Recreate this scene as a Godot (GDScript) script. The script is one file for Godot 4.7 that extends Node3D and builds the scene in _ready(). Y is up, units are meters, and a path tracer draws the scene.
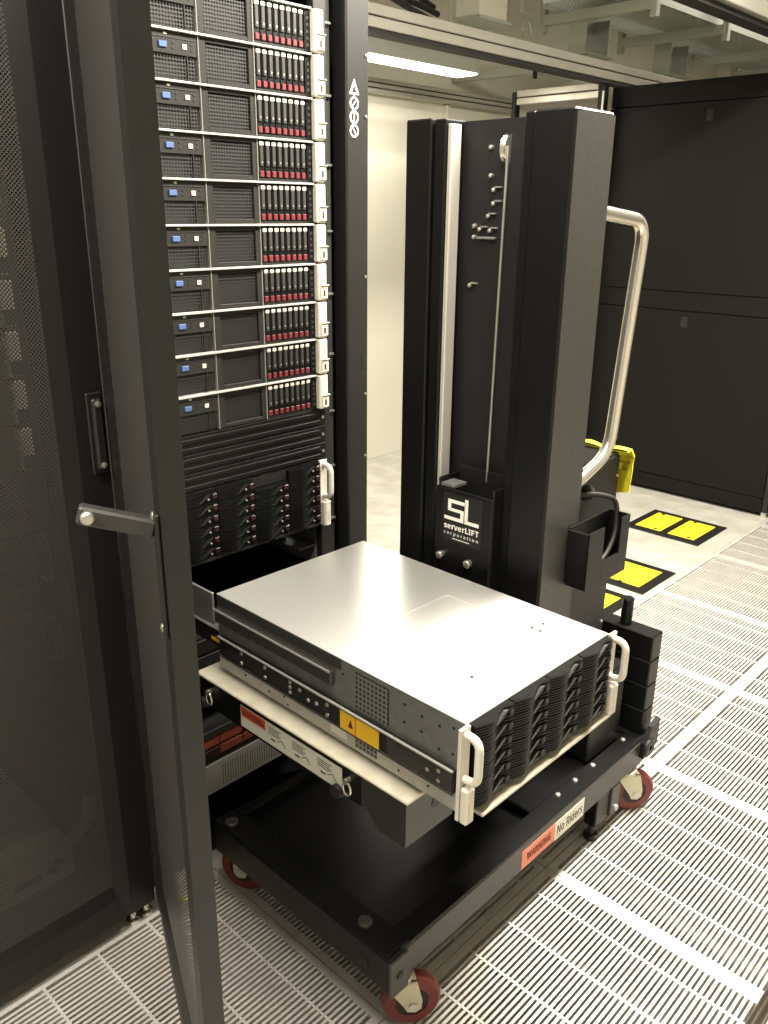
extends Node3D

var M := {}
var taken := {}
var shared := {}

# ---------------------------------------------------------------- helpers
func new_st() -> SurfaceTool:
	var st := SurfaceTool.new()
	st.begin(Mesh.PRIMITIVE_TRIANGLES)
	return st

func tri(st: SurfaceTool, a: Vector3, b: Vector3, c: Vector3, na: Vector3, nb: Vector3, nc: Vector3) -> void:
	var g := (b - a).cross(c - a)
	if g.dot(na + nb + nc) > 0.0:
		var t := b; b = c; c = t
		var tn := nb; nb = nc; nc = tn
	st.set_normal(na); st.add_vertex(a)
	st.set_normal(nb); st.add_vertex(b)
	st.set_normal(nc); st.add_vertex(c)

func poly(st: SurfaceTool, v: Array, n: Vector3) -> void:
	for i in range(1, v.size() - 1):
		tri(st, v[0], v[i], v[i + 1], n, n, n)

# box by min and max corner, edges chamfered by c
func bx(st: SurfaceTool, x0: float, x1: float, y0: float, y1: float, z0: float, z1: float, c := 0.0, xf := Transform3D.IDENTITY) -> void:
	var lo := [x0, y0, z0]
	var hi := [x1, y1, z1]
	var ctr := Vector3((x0 + x1) / 2, (y0 + y1) / 2, (z0 + z1) / 2)
	c = minf(c, 0.45 * minf(x1 - x0, minf(y1 - y0, z1 - z0)))
	for ax in 3:
		var u := (ax + 1) % 3
		var w := (ax + 2) % 3
		for s in 2:
			var vs := []
			for k in [[0, 0], [1, 0], [1, 1], [0, 1]]:
				var p := Vector3()
				p[ax] = hi[ax] if s == 1 else lo[ax]
				p[u] = (hi[u] - c) if k[0] == 1 else (lo[u] + c)
				p[w] = (hi[w] - c) if k[1] == 1 else (lo[w] + c)
				vs.append(xf * p)
			var n := Vector3()
			n[ax] = 1.0 if s == 1 else -1.0
			poly(st, vs, xf.basis * n)
	if c <= 0.0:
		return
	for ax in 3:            # edges parallel to ax
		var u := (ax + 1) % 3
		var w := (ax + 2) % 3
		for su in 2:
			for sw in 2:
				var n := Vector3()
				n[u] = 1.0 if su == 1 else -1.0
				n[w] = 1.0 if sw == 1 else -1.0
				var vs := []
				for k in [[0, 0], [1, 0], [1, 1], [0, 1]]:
					var p := Vector3()
					p[ax] = (hi[ax] - c) if k[0] == 1 else (lo[ax] + c)
					p[u] = hi[u] if su == 1 else lo[u]
					p[w] = hi[w] if sw == 1 else lo[w]
					if k[1] == 0:
						p[u] -= n[u] * c
					else:
						p[w] -= n[w] * c
					vs.append(xf * p)
				poly(st, vs, xf.basis * n.normalized())
	for i in 8:
		var s := [1.0 if i & 1 else -1.0, 1.0 if i & 2 else -1.0, 1.0 if i & 4 else -1.0]
		var vs := []
		for ax in 3:
			var p := Vector3()
			for k in 3:
				p[k] = (hi[k] if s[k] > 0 else lo[k]) - (0.0 if k == ax else s[k] * c)
			vs.append(xf * p)
		poly(st, vs, xf.basis * Vector3(s[0], s[1], s[2]).normalized())

# tube along points
func tube(st: SurfaceTool, pts: Array, r: float, seg := 10) -> void:
	var n := pts.size()
	var rings := []
	var nrm := []
	var up := Vector3(0.31, 0.83, 0.47).normalized()
	for i in n:
		var d: Vector3 = (pts[min(i + 1, n - 1)] - pts[max(i - 1, 0)]).normalized()
		var a := d.cross(up)
		if a.length() < 0.05:
			a = d.cross(Vector3.RIGHT)
		a = a.normalized()
		var b := d.cross(a).normalized()
		up = b.cross(d).normalized() if false else up
		var ring := []
		var rn := []
		for k in seg:
			var t := TAU * k / seg
			var o := a * cos(t) + b * sin(t)
			ring.append(pts[i] + o * r)
			rn.append(o)
		rings.append(ring); nrm.append(rn)
	for i in n - 1:
		for k in seg:
			var j := (k + 1) % seg
			tri(st, rings[i][k], rings[i + 1][k], rings[i + 1][j], nrm[i][k], nrm[i + 1][k], nrm[i + 1][j])
			tri(st, rings[i][k], rings[i + 1][j], rings[i][j], nrm[i][k], nrm[i + 1][j], nrm[i][j])
	var d0: Vector3 = (pts[0] - pts[1]).normalized()
	var d1: Vector3 = (pts[n - 1] - pts[n - 2]).normalized()
	poly(st, rings[0], d0)
	poly(st, rings[n - 1], d1)

# smooth path through corner points with rounded corners
func rounded(pts: Array, r: float, steps := 6) -> Array:
	var out := [pts[0]]
	for i in range(1, pts.size() - 1):
		var p: Vector3 = pts[i]
		var a: Vector3 = p + (pts[i - 1] - p).normalized() * r
		var b: Vector3 = p + (pts[i + 1] - p).normalized() * r
		for k in steps + 1:
			var t := float(k) / steps
			out.append(a.lerp(p, t).lerp(p.lerp(b, t), t))
	out.append(pts[pts.size() - 1])
	return out

# surface of revolution: profile [[r, h], ...] along axis at point o
func lathe(st: SurfaceTool, o: Vector3, axis: Vector3, prof: Array, seg := 20) -> void:
	var a := axis.cross(Vector3(0.3, 0.9, 0.2)).normalized()
	if axis.cross(Vector3(0.3, 0.9, 0.2)).length() < 0.05:
		a = axis.cross(Vector3.RIGHT).normalized()
	var b := axis.cross(a).normalized()
	for i in prof.size() - 1:
		var r0: float = prof[i][0]
		var r1: float = prof[i + 1][0]
		var h0: float = prof[i][1]
		var h1: float = prof[i + 1][1]
		var sl := Vector2(h1 - h0, r0 - r1)
		if sl.length() < 1e-7:
			continue
		sl = sl.normalized()
		for k in seg:
			var t0 := TAU * k / seg
			var t1 := TAU * (k + 1) / seg
			var e0 := a * cos(t0) + b * sin(t0)
			var e1 := a * cos(t1) + b * sin(t1)
			var n0 := e0 * sl.x + axis * sl.y
			var n1 := e1 * sl.x + axis * sl.y
			var p00 := o + e0 * r0 + axis * h0
			var p01 := o + e1 * r0 + axis * h0
			var p10 := o + e0 * r1 + axis * h1
			var p11 := o + e1 * r1 + axis * h1
			if r1 > 1e-6:
				tri(st, p00, p10, p11, n0, n0, n1)
			if r0 > 1e-6:
				tri(st, p00, p11, p01, n0, n1, n1)

func cyl(st: SurfaceTool, a: Vector3, b: Vector3, r: float, seg := 14) -> void:
	var h := a.distance_to(b)
	lathe(st, a, (b - a).normalized(), [[0.0, 0.0], [r, 0.0], [r, h], [0.0, h]], seg)

# prism: outline in a plane (2D points, any simple polygon) swept; basis columns u, v, w
func prism(st: SurfaceTool, outline: Array, o: Vector3, u: Vector3, v: Vector3, w: Vector3) -> void:
	var p2 := PackedVector2Array(outline)
	var idx := Geometry2D.triangulate_polygon(p2)
	var wn := w.normalized()
	for i in range(0, idx.size(), 3):
		var q := []
		for k in 3:
			var p := p2[idx[i + k]]
			q.append(o + u * p.x + v * p.y)
		tri(st, q[0], q[1], q[2], -wn, -wn, -wn)
		tri(st, q[0] + w, q[1] + w, q[2] + w, wn, wn, wn)
	var area := 0.0
	for i in p2.size():
		var j := (i + 1) % p2.size()
		area += p2[i].x * p2[j].y - p2[j].x * p2[i].y
	for i in p2.size():
		var j := (i + 1) % p2.size()
		var e := p2[j] - p2[i]
		if e.length() < 1e-7:
			continue
		var n2 := Vector2(e.y, -e.x) * signf(area)
		var n := (u * n2.x + v * n2.y).normalized()
		var a := o + u * p2[i].x + v * p2[i].y
		var b := o + u * p2[j].x + v * p2[j].y
		poly(st, [a, b, b + w, a + w], n)

# flat sheet with UVs in metres: corner o, sides u and v (both faces are drawn)
func sheet(called: String, o: Vector3, u: Vector3, v: Vector3, mat: Material, parent: Node, scale := 1.0) -> MeshInstance3D:
	var st := new_st()
	var n := u.cross(v).normalized()
	var c := [o, o + u, o + u + v, o + v]
	var t := [Vector2(0, 0), Vector2(u.length(), 0), Vector2(u.length(), v.length()), Vector2(0, v.length())]
	for k in [0, 2, 1, 0, 3, 2]:
		st.set_normal(n); st.set_uv(t[k] * scale); st.add_vertex(c[k])
	return obj(called, st, mat, parent)

func obj(called: String, st: SurfaceTool, mat: Material, parent: Node = null) -> MeshInstance3D:
	var m := MeshInstance3D.new()
	m.mesh = st.commit()
	m.material_override = mat
	if parent == null:
		m.name = numbered(called)
		add_child(m, true)
	else:
		m.name = called
		parent.add_child(m, true)
	return m

func reuse(called: String, mesh: Mesh, mat: Material, parent: Node, at := Vector3.ZERO) -> MeshInstance3D:
	var m := MeshInstance3D.new()
	m.mesh = mesh
	m.material_override = mat
	m.name = called
	m.position = at
	parent.add_child(m, true)
	return m

func box_part(called: String, mat: Material, parent: Node, x0: float, x1: float, y0: float, y1: float, z0: float, z1: float, c := 0.0) -> MeshInstance3D:
	var st := new_st()
	bx(st, x0, x1, y0, y1, z0, z1, c)
	return obj(called, st, mat, parent)

func numbered(called: String) -> String:
	var k: int = taken.get(called, 0)
	taken[called] = k + 1
	return called if k == 0 else "%s_%03d" % [called, k]

func tag(o: Node, label: String, category: String, group := "", kind := "") -> void:
	o.set_meta("label", label)
	if category: o.set_meta("category", category)
	if group: o.set_meta("group", group)
	if kind: o.set_meta("kind", kind)

func thing(called: String, label: String, category: String, at := Vector3.ZERO, group := "") -> Node3D:
	var o := Node3D.new()
	o.name = numbered(called)
	add_child(o)
	o.position = at
	tag(o, label, category, group)
	return o

func structure(called: String, label: String) -> Node3D:
	var o := Node3D.new()
	o.name = called
	add_child(o)
	o.set_meta("kind", "structure")
	o.set_meta("label", label)
	return o

func words(called: String, text: String, height: float, mat: Material, parent: Node, xf: Transform3D, width := 0.0, bold := false) -> MeshInstance3D:
	var t := TextMesh.new()
	var f := SystemFont.new()
	f.font_names = PackedStringArray(["Droid Sans"])
	if bold: f.font_weight = 700
	t.font = f
	t.text = text
	t.font_size = 32
	t.pixel_size = height / 24.0
	t.depth = 0.0006
	t.curve_step = 2.0
	var m := MeshInstance3D.new()
	m.mesh = t
	m.material_override = mat
	m.name = called
	parent.add_child(m, true)
	var sx := 1.0
	if width > 0.0:
		sx = width / maxf(t.get_aabb().size.x, 0.0001)
	m.transform = xf * Transform3D(Basis.from_scale(Vector3(sx, 1, 1)), Vector3.ZERO)
	return m

# ---------------------------------------------------------------- materials
func mat(col: Color, rough := 0.5, metal := 0.0, spec := 0.5) -> StandardMaterial3D:
	var m := StandardMaterial3D.new()
	m.albedo_color = col
	m.roughness = rough
	m.metallic = metal
	m.metallic_specular = spec
	return m

func noise_tex(freq: float, lo: Color, hi: Color, seed_: int, size := 256, oct := 4) -> NoiseTexture2D:
	var n := FastNoiseLite.new()
	n.seed = seed_
	n.frequency = freq
	n.fractal_octaves = oct
	var t := NoiseTexture2D.new()
	t.width = size; t.height = size
	t.seamless = true
	t.noise = n
	var g := Gradient.new()
	g.set_color(0, lo); g.set_color(1, hi)
	t.color_ramp = g
	return t

func grained(m: StandardMaterial3D, tex: Texture2D, per_metre: float) -> StandardMaterial3D:
	m.albedo_texture = tex
	m.uv1_triplanar = true
	m.uv1_world_triplanar = true
	m.uv1_scale = Vector3.ONE * per_metre
	return m

func hole_texture(size: int, r: float, hex: bool) -> ImageTexture:
	var im := Image.create(size, size, false, Image.FORMAT_RGBA8)
	im.fill(Color.WHITE)
	var cs := [Vector2(0.5, 0.5)]
	if hex:
		cs = [Vector2(0.25, 0.5), Vector2(0.75, 0.0), Vector2(0.75, 1.0)]
	for y in size:
		for x in size:
			var p := Vector2((x + 0.5) / size, (y + 0.5) / size)
			for c in cs:
				for ox in [-1, 0, 1]:
					if p.distance_to(c + Vector2(ox, 0)) < r:
						im.set_pixel(x, y, Color(1, 1, 1, 0))
	im.generate_mipmaps()
	return ImageTexture.create_from_image(im)

func perforated(col: Color, rough: float, pitch: float, r: float, hex: bool, metal := 0.0) -> StandardMaterial3D:
	var m := mat(col, rough, metal)
	m.albedo_texture = hole_texture(64, r, hex)
	m.transparency = BaseMaterial3D.TRANSPARENCY_ALPHA_SCISSOR
	m.alpha_scissor_threshold = 0.5
	m.cull_mode = BaseMaterial3D.CULL_DISABLED
	m.uv1_scale = Vector3(1.0 / pitch, 1.0 / pitch, 1)
	return m

func make_materials() -> void:
	var fine := noise_tex(0.05, Color(0.86, 0.86, 0.86), Color(1, 1, 1), 3)
	M.filler = grained(mat(Color(0.24, 0.235, 0.22), 0.6), fine, 3.0)
	M.black = grained(mat(Color(0.11, 0.108, 0.10), 0.5), fine, 3.0)
	M.rack_black = grained(mat(Color(0.10, 0.098, 0.093), 0.45), fine, 3.0)
	M.panel_black = grained(mat(Color(0.08, 0.077, 0.071), 0.5, 0.0, 0.3), fine, 2.0)
	M.tower_black = grained(mat(Color(0.052, 0.051, 0.049), 0.42, 0.0, 0.4), fine, 3.0)
	M.deep_black = mat(Color(0.045, 0.045, 0.045), 0.6)
	M.base_black = mat(Color(0.06, 0.06, 0.06), 0.36, 0.0, 0.35)
	M.frame_grey = grained(mat(Color(0.26, 0.255, 0.245), 0.42, 0.2), fine, 4.0)
	M.plastic_black = mat(Color(0.07, 0.07, 0.07), 0.4, 0.0, 0.35)
	M.carrier = mat(Color(0.06, 0.06, 0.06), 0.38, 0.0, 0.3)
	M.server_grey = mat(Color(0.15, 0.146, 0.136), 0.5, 0.0, 0.35)
	M.server_dark = mat(Color(0.19, 0.185, 0.175), 0.5)
	M.silver = grained(mat(Color(0.88, 0.875, 0.86), 0.30, 0.68), noise_tex(0.12, Color(0.96, 0.96, 0.96), Color.WHITE, 8), 4.0)
	M.bounce_lit_steel = grained(mat(Color(0.74, 0.73, 0.70), 0.5, 0.2), noise_tex(0.04, Color(0.93, 0.93, 0.93), Color.WHITE, 19), 3.0)  # paler version of the side steel with bounced light in its colour
	M.rust = mat(Color(0.50, 0.22, 0.15), 0.5)
	M.steel = mat(Color(0.80, 0.79, 0.76), 0.35, 0.85)
	M.side_steel = grained(mat(Color(0.55, 0.55, 0.54), 0.45, 0.5), noise_tex(0.04, Color(0.9, 0.9, 0.9), Color.WHITE, 9), 3.0)
	M.end_block = grained(mat(Color(0.19, 0.187, 0.18), 0.45), fine, 4.0)
	M.chrome = mat(Color(0.86, 0.84, 0.80), 0.22, 0.9)
	M.white_plastic = mat(Color(0.78, 0.76, 0.71), 0.45)
	M.cream = grained(mat(Color(0.86, 0.83, 0.76), 0.5), noise_tex(0.02, Color(0.9, 0.9, 0.88), Color.WHITE, 5), 3.0)
	M.alu = grained(mat(Color(0.76, 0.745, 0.70), 0.38, 0.55), noise_tex(0.02, Color(0.93, 0.93, 0.93), Color.WHITE, 6), 1.0)
	M.galv = grained(mat(Color(0.70, 0.71, 0.67), 0.5, 0.5), noise_tex(0.06, Color(0.93, 0.94, 0.93), Color.WHITE, 7), 3.0)
	M.wall = grained(mat(Color(0.82, 0.805, 0.75), 0.85), noise_tex(0.01, Color(0.97, 0.97, 0.96), Color.WHITE, 11), 0.5)
	M.ceiling = mat(Color(0.84, 0.83, 0.79), 0.9)
	M.floor_white = grained(mat(Color(0.78, 0.77, 0.735), 0.4), noise_tex(0.012, Color(0.86, 0.85, 0.83), Color.WHITE, 12, 512, 5), 0.9)
	M.grate = grained(mat(Color(0.86, 0.845, 0.825), 0.42, 0.25), noise_tex(0.02, Color(0.9, 0.89, 0.88), Color.WHITE, 13), 2.0)
	M.concrete = grained(mat(Color(0.46, 0.45, 0.43), 0.9), noise_tex(0.02, Color(0.85, 0.85, 0.85), Color.WHITE, 23), 1.0)
	M.red = mat(Color(0.40, 0.12, 0.15), 0.5)
	M.bright_trim = mat(Color(0.74, 0.73, 0.70), 0.4, 0.3)
	M.dull_trim = mat(Color(0.58, 0.57, 0.54), 0.4, 0.3)
	M.dull_red = mat(Color(0.17, 0.075, 0.075), 0.45)
	M.blue = mat(Color(0.27, 0.37, 0.56), 0.5)
	M.yellow = mat(Color(0.92, 0.87, 0.20), 0.5)
	M.label_yellow = mat(Color(0.93, 0.74, 0.15), 0.5)
	M.orange = mat(Color(0.80, 0.36, 0.22), 0.6)
	M.salmon = mat(Color(0.90, 0.54, 0.42), 0.6)
	M.rail_bright = mat(Color(0.80, 0.78, 0.74), 0.45, 0.4)
	M.label_white = mat(Color(0.87, 0.86, 0.80), 0.6)
	M.ink = mat(Color(0.12, 0.10, 0.09), 0.7)
	M.red_ink = mat(Color(0.45, 0.12, 0.08), 0.7)
	M.wheel_red = mat(Color(0.42, 0.15, 0.13), 0.4)
	M.rubber = mat(Color(0.10, 0.09, 0.085), 0.6)
	M.caster_zinc = mat(Color(0.78, 0.76, 0.66), 0.45, 0.3)
	M.lettering = mat(Color(0.93, 0.91, 0.87), 0.5)
	M.lamp = StandardMaterial3D.new()
	M.lamp.albedo_color = Color(1, 0.98, 0.93)
	M.lamp.emission_enabled = true
	M.lamp.emission = Color(1.0, 0.972, 0.915)
	M.lamp.emission_energy_multiplier = 4.0
	M.mesh_door = perforated(Color(0.29, 0.282, 0.268), 0.38, 0.0075, 0.232, true)
	M.grille = perforated(Color(0.12, 0.116, 0.108), 0.55, 0.0068, 0.38, false)
	M.vent = perforated(Color(0.52, 0.52, 0.50), 0.5, 0.010, 0.30, false, 0.4)
	M.tray_mesh = perforated(Color(0.66, 0.70, 0.66), 0.5, 0.03, 0.22, true, 0.4)

# ---------------------------------------------------------------- lights
func lamp_fixture(label: String, at: Vector3, length: float, width: float, energy: float, group: String) -> void:
	var t := thing("ceiling_lamp", label, "lamp", at, group)
	box_part("housing", M.galv, t, -length / 2, length / 2, 0.0, 0.07, -width / 2, width / 2, 0.004)
	box_part("end_cap", M.galv, t, length / 2, length / 2 + 0.012, -0.012, 0.07, -width / 2 - 0.003, width / 2 + 0.003)
	box_part("end_cap", M.galv, t, -length / 2 - 0.012, -length / 2, -0.012, 0.07, -width / 2 - 0.003, width / 2 + 0.003)
	box_part("diffuser", M.lamp, t, -length / 2, length / 2, -0.012, 0.0, -width / 2 + 0.01, width / 2 - 0.01)
	for s in [-0.4, 0.4]:
		var st := new_st()
		cyl(st, Vector3(s * length, 0.07, 0), Vector3(s * length, 3.3 - at.y, 0), 0.004, 6)
		obj("hanger_rod", st, M.steel, t)
	var l := AreaLight3D.new()
	l.name = "light"
	l.area_size = Vector2(length, width - 0.02)
	l.light_color = Color(1.0, 0.972, 0.915)
	l.light_energy = energy
	l.shadow_enabled = true
	l.set("area_range", 12.0)
	l.position = Vector3(0, -0.02, 0)
	l.rotation = Vector3(-PI / 2, 0, 0)
	t.add_child(l)

# ---------------------------------------------------------------- room
func build_room() -> void:
	# plenum floor below the raised floor
	var f := structure("floor", "raised computer-room floor of white slotted grates and pale solid tiles")
	box_part("subfloor", M.concrete, f, -4.2, 7.7, -0.75, -0.65, -2.5, 4.2)
	# grate tile mesh, origin at its corner
	var g := new_st()
	var T := 0.604
	var b := 0.021
	var gap := 0.001
	bx(g, gap, T - gap, -0.03, 0.0, gap, b)
	bx(g, gap, T - gap, -0.03, 0.0, T - b, T - gap)
	bx(g, gap, b, -0.03, 0.0, b, T - b)
	bx(g, T - b, T - gap, -0.03, 0.0, b, T - b)
	var n := 44
	var pitch := (T - 2 * b) / n
	for i in n - 1:
		var z := b + pitch * (i + 1)
		bx(g, b, T - b, -0.032, 0.0, z - 0.0032, z + 0.0032)
	for x in [0.132, 0.26, 0.388, 0.515]:
		bx(g, x - 0.003, x + 0.003, -0.034, 0.0006, b, T - b)
	for x in [0.10, 0.41]:
		bx(g, x - 0.015, x + 0.015, -0.055, -0.0325, b, T - b)
	var gm := g.commit()
	var w := new_st()
	bx(w, 0.0008, T - 0.0008, -0.03, 0.0, 0.0008, T - 0.0008, 0.001)
	var wm := w.commit()
	for i in range(-4, 9):
		for j in range(-6, 6):
			var x := 0.387 + T * i
			var z := 0.667 + T * j
			var grate := j >= -1 and j <= 0
			if j == 1: grate = true
			reuse("floor_tile", gm if grate else wm, M.grate if grate else M.floor_white, f, Vector3(x, 0, z))
	# pedestals below the tiles
	var ped := new_st()
	for i in range(-2, 8):
		for j in range(-1, 3):
			cyl(ped, Vector3(0.387 + T * i, -0.65, 0.667 + T * j), Vector3(0.387 + T * i, -0.035, 0.667 + T * j), 0.014, 8)
	obj("floor_pedestal", ped, M.galv, f).set_meta("kind", "stuff")

	var wb := structure("wall_back", "cream white wall panels behind the racks")
	var px := -4.1
	var k := 0
	while px < 7.5:
		box_part("wall_panel", M.wall, wb, px + 0.0015, px + 1.1985, 0.0, 3.3, -2.45, -2.35, 0.002)
		px += 1.2
		k += 1
	box_part("wall_core", M.wall, wb, -4.1, 7.7, -0.7, 3.4, -2.55, -2.452)
	var wr := structure("wall_right", "cream wall at the far end of the aisle")
	box_part("panel", M.wall, wr, 7.5, 7.6, -0.7, 3.4, -2.45, 4.2)
	var wl := structure("wall_left", "cream wall behind the neighbouring racks")
	box_part("panel", M.wall, wl, -4.2, -4.1, -0.7, 3.4, -2.45, 4.2)
	var wf := structure("wall_front", "cream wall behind the camera")
	box_part("panel", M.wall, wf, -4.2, 7.6, -0.7, 3.4, 4.1, 4.2)
	var c := structure("ceiling", "pale ceiling high above the racks")
	box_part("panel", M.ceiling, c, -4.2, 7.6, 3.3, 3.4, -2.45, 4.2)

# extruded aluminium profile with slots, along x or z
func alu_beam(label: String, x0: float, x1: float, y0: float, y1: float, z0: float, z1: float, slots: int, group := "", along_z := false) -> void:
	var t := thing("aluminium_beam", label, "beam", Vector3.ZERO, group)
	var h := (y1 - y0) / slots
	for i in slots:
		var st := new_st()
		bx(st, x0, x1, y0 + h * i + 0.003, y0 + h * (i + 1) - 0.003, z0, z1, 0.003)
		obj("profile", st, M.alu, t)
	var s := new_st()
	if along_z:
		bx(s, x0 + 0.008, x1 - 0.008, y0 + 0.004, y1 - 0.004, z0, z1)
	else:
		bx(s, x0, x1, y0 + 0.004, y1 - 0.004, z0 + 0.008, z1 - 0.008)
	obj("slot_core", s, M.server_grey, t)

func build_overhead() -> void:
	alu_beam("aluminium containment beam running behind the rack tops", 0.42, 4.6, 2.30, 2.392, -1.20, -1.12, 2)
	var st0 := new_st()
	bx(st0, 0.42, 4.6, 2.285, 2.2995, -1.195, -1.125)  # dark strip stands for the shade along the beam's underside
	tag(obj("underside_strip", st0, M.rubber), "dark strip painting the shade under the rear containment beam", "underside_band")
	alu_beam("wide aluminium containment beam above the aisle, top right", 0.42, 5.6, 2.355, 2.55, -0.10, 0.0, 3)
	var st1 := new_st()
	bx(st1, 0.42, 5.6, 2.335, 2.3545, -0.10, -0.03)  # plain dark strip along the underside of the beam
	tag(obj("underside_strip", st1, M.rubber), "dark strip under the aisle containment beam", "underside_band")
	alu_beam("aluminium rail fixed high on the back wall", 0.6, 4.2, 2.262, 2.346, -2.349, -2.27, 3)
	alu_beam("short aluminium header of the end frame by the dark rack", 3.42, 3.49, 2.215, 2.30, -1.745, -1.19, 2, "", true)
	# end frame posts
	var t := thing("frame_post", "slim black post with silver edge beside the dark rack", "post", Vector3(3.44, 0, -1.18))
	box_part("post", M.deep_black, t, -0.02, 0.03, 0.0, 2.30, -0.01, 0.03, 0.003)
	box_part("edge_trim", M.alu, t, -0.028, -0.021, 0.0, 2.25, 0.022, 0.034)
	var t2 := thing("frame_post", "short black post end carrying the aluminium header", "post", Vector3(3.44, 0, -1.77))
	box_part("post", M.deep_black, t2, -0.02, 0.03, 0.0, 2.29, -0.01, 0.02, 0.003)
	box_part("base_plate", M.deep_black, t2, -0.04, 0.05, 0.0, 0.012, -0.03, 0.04, 0.002)
	# vertical white post below the wall rail
	var p := new_st()
	bx(p, 3.45, 3.49, 0.0, 2.261, -2.349, -2.31, 0.003)
	tag(obj("wall_post", p, M.white_plastic), "white upright trim on the back wall behind the lift mast", "post")
	# cable trunking
	var tr := thing("cable_trunking", "grey green cable trunking turning a corner under the ceiling", "trunking", Vector3(3.55, 2.40, -1.9))
	box_part("long_run", M.galv, tr, -0.03, 0.03, 0.0, 0.05, -0.44, 0.19, 0.002)
	box_part("short_run", M.galv, tr, 0.03, 0.45, 0.0, 0.05, 0.13, 0.19, 0.002)
	box_part("end_bracket", M.deep_black, tr, -0.028, 0.0, -0.03, 0.03, 0.192, 0.205)
	# hanging wall boxes and cable tray above
	var hb := thing("junction_box", "pale metal box hanging beside the cable hooks", "box", Vector3(2.86, 2.57, -1.6))
	box_part("body", M.wall, hb, -0.12, 0.12, 0.0, 0.5, -0.08, 0.08, 0.004)
	box_part("base_flange", M.galv, hb, -0.13, 0.16, -0.014, -0.001, -0.09, 0.09)
	var ch := thing("cable_hook", "small metal cable hook on a threaded rod", "hook", Vector3(3.26, 2.60, -1.6))
	var hs := new_st()
	tube(hs, [Vector3(-0.07, 0.06, 0), Vector3(0.10, 0.06, 0)], 0.008, 8)
	obj("cross_bar", hs, M.galv, ch)
	var hk := new_st()
	var arc := []
	for i in 13:
		var a := PI * i / 12.0
		arc.append(Vector3(0.02 + 0.045 * cos(a), -0.03 + 0.06 * sin(a), 0))
	tube(hk, arc, 0.007, 8)
	obj("hook", hk, M.galv, ch)
	var rd := new_st()
	cyl(rd, Vector3(-0.05, 0.06, 0), Vector3(-0.05, 0.70, 0), 0.004, 6)
	obj("rod", rd, M.galv, ch)
	var bundle := thing("cable_bundle", "dark bundle of cables above the rear beam", "cables", Vector3(0, 0, 0))
	for i in 5:
		var cs := new_st()
		var pts := []
		for q in 14:
			var u := q / 13.0
			pts.append(Vector3(1.4 + 1.2 * u, 2.66 + 0.025 * i - 0.16 * u * u + 0.03 * sin(5 * u + i), -1.62 - 0.03 * i))
		tube(cs, pts, 0.014, 8)
		obj("cable", cs, M.rubber if i % 2 == 0 else M.server_grey, bundle)
	# cable tray with hangers
	var ct := thing("cable_tray", "galvanised cable tray on hangers below the ceiling", "tray", Vector3(0, 0, 0))
	var trayx := [3.3, 6.9]
	sheet("tray_floor", Vector3(3.45, 2.74, -1.62), Vector3(3.4, 0, 0), Vector3(0, 0, 0.55), M.tray_mesh, ct)
	box_part("side_rail", M.galv, ct, 3.45, 6.85, 2.72, 2.80, -1.07, -1.062)
	box_part("side_rail", M.galv, ct, 3.45, 6.85, 2.72, 2.80, -1.628, -1.62)
	for x in [3.62, 4.55, 5.6, 6.4]:
		box_part("cross_arm", M.galv, ct, x - 0.025, x + 0.025, 2.66, 2.715, -1.70, -1.0, 0.003)
		box_part("hanger", M.galv, ct, x - 0.02, x + 0.02, 2.62, 3.3, -1.02, -0.98, 0.003)
		box_part("hanger", M.galv, ct, x - 0.02, x + 0.02, 2.62, 3.3, -1.74, -1.70, 0.003)
	for x in [3.78, 4.85]:
		var cb := thing("cable_guide", "galvanised drop-out chute below the cable tray, " + ("nearer the cable hook" if x < 4 else "above the dark rack"), "cable guide", Vector3(x, 2.50, -1.5), "drop-out chutes of the cable tray")
		box_part("back", M.galv, cb, -0.13, 0.13, 0.0, 0.20, -0.06, -0.054)
		box_part("side", M.galv, cb, -0.13, -0.124, 0.0, 0.20, -0.054, 0.06)
		box_part("side", M.galv, cb, 0.124, 0.13, 0.0, 0.20, -0.054, 0.06)
		box_part("lip", M.galv, cb, -0.17, 0.17, -0.008, 0.0, -0.07, 0.08)

func side_rack() -> void:
	# the rack further along the row; its side faces the camera
	var t := thing("server_rack", "tall black rack across the gap, side panels facing the lift", "rack", Vector3(3.516, 0, 0))
	box_part("lower_side_panel", M.panel_black, t, 0.0, 0.02, 0.112, 1.088, -1.155, 0.02, 0.002)
	box_part("middle_rail", M.panel_black, t, 0.002, 0.02, 1.092, 1.192, -1.155, 0.02, 0.002)
	box_part("upper_side_panel", M.panel_black, t, 0.0, 0.02, 1.196, 2.165, -1.155, 0.02, 0.002)
	box_part("top_rail", M.panel_black, t, 0.002, 0.02, 2.169, 2.275, -1.155, 0.02, 0.002)
	box_part("plinth", M.panel_black, t, 0.004, 0.02, 0.025, 0.108, -1.155, 0.02, 0.002)
	box_part("body", M.deep_black, t, 0.021, 0.80, 0.03, 2.27, -1.15, 0.015)
	box_part("front_post", M.rack_black, t, 0.0, 0.06, 0.03, 2.275, 0.024, 0.055, 0.003)
	box_part("front_door", M.rack_black, t, 0.0, 0.80, 0.04, 2.26, 0.058, 0.09, 0.004)
	for y in [[2.07, 2.13], [1.0, 1.06]]:
		var l := box_part("latch", M.deep_black, t, -0.003, 0.001, y[0], y[1], -0.585, -0.545, 0.001)
		box_part("catch", M.black, l, -0.006, -0.002, y[0] + 0.008, y[0] + 0.03, -0.575, -0.555, 0.001)
	for z in [-1.10, 0.03]:
		var st := new_st()
		cyl(st, Vector3(0.03, 0.0, z), Vector3(0.03, 0.03, z), 0.018, 12)
		obj("foot", st, M.chrome, t)

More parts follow.
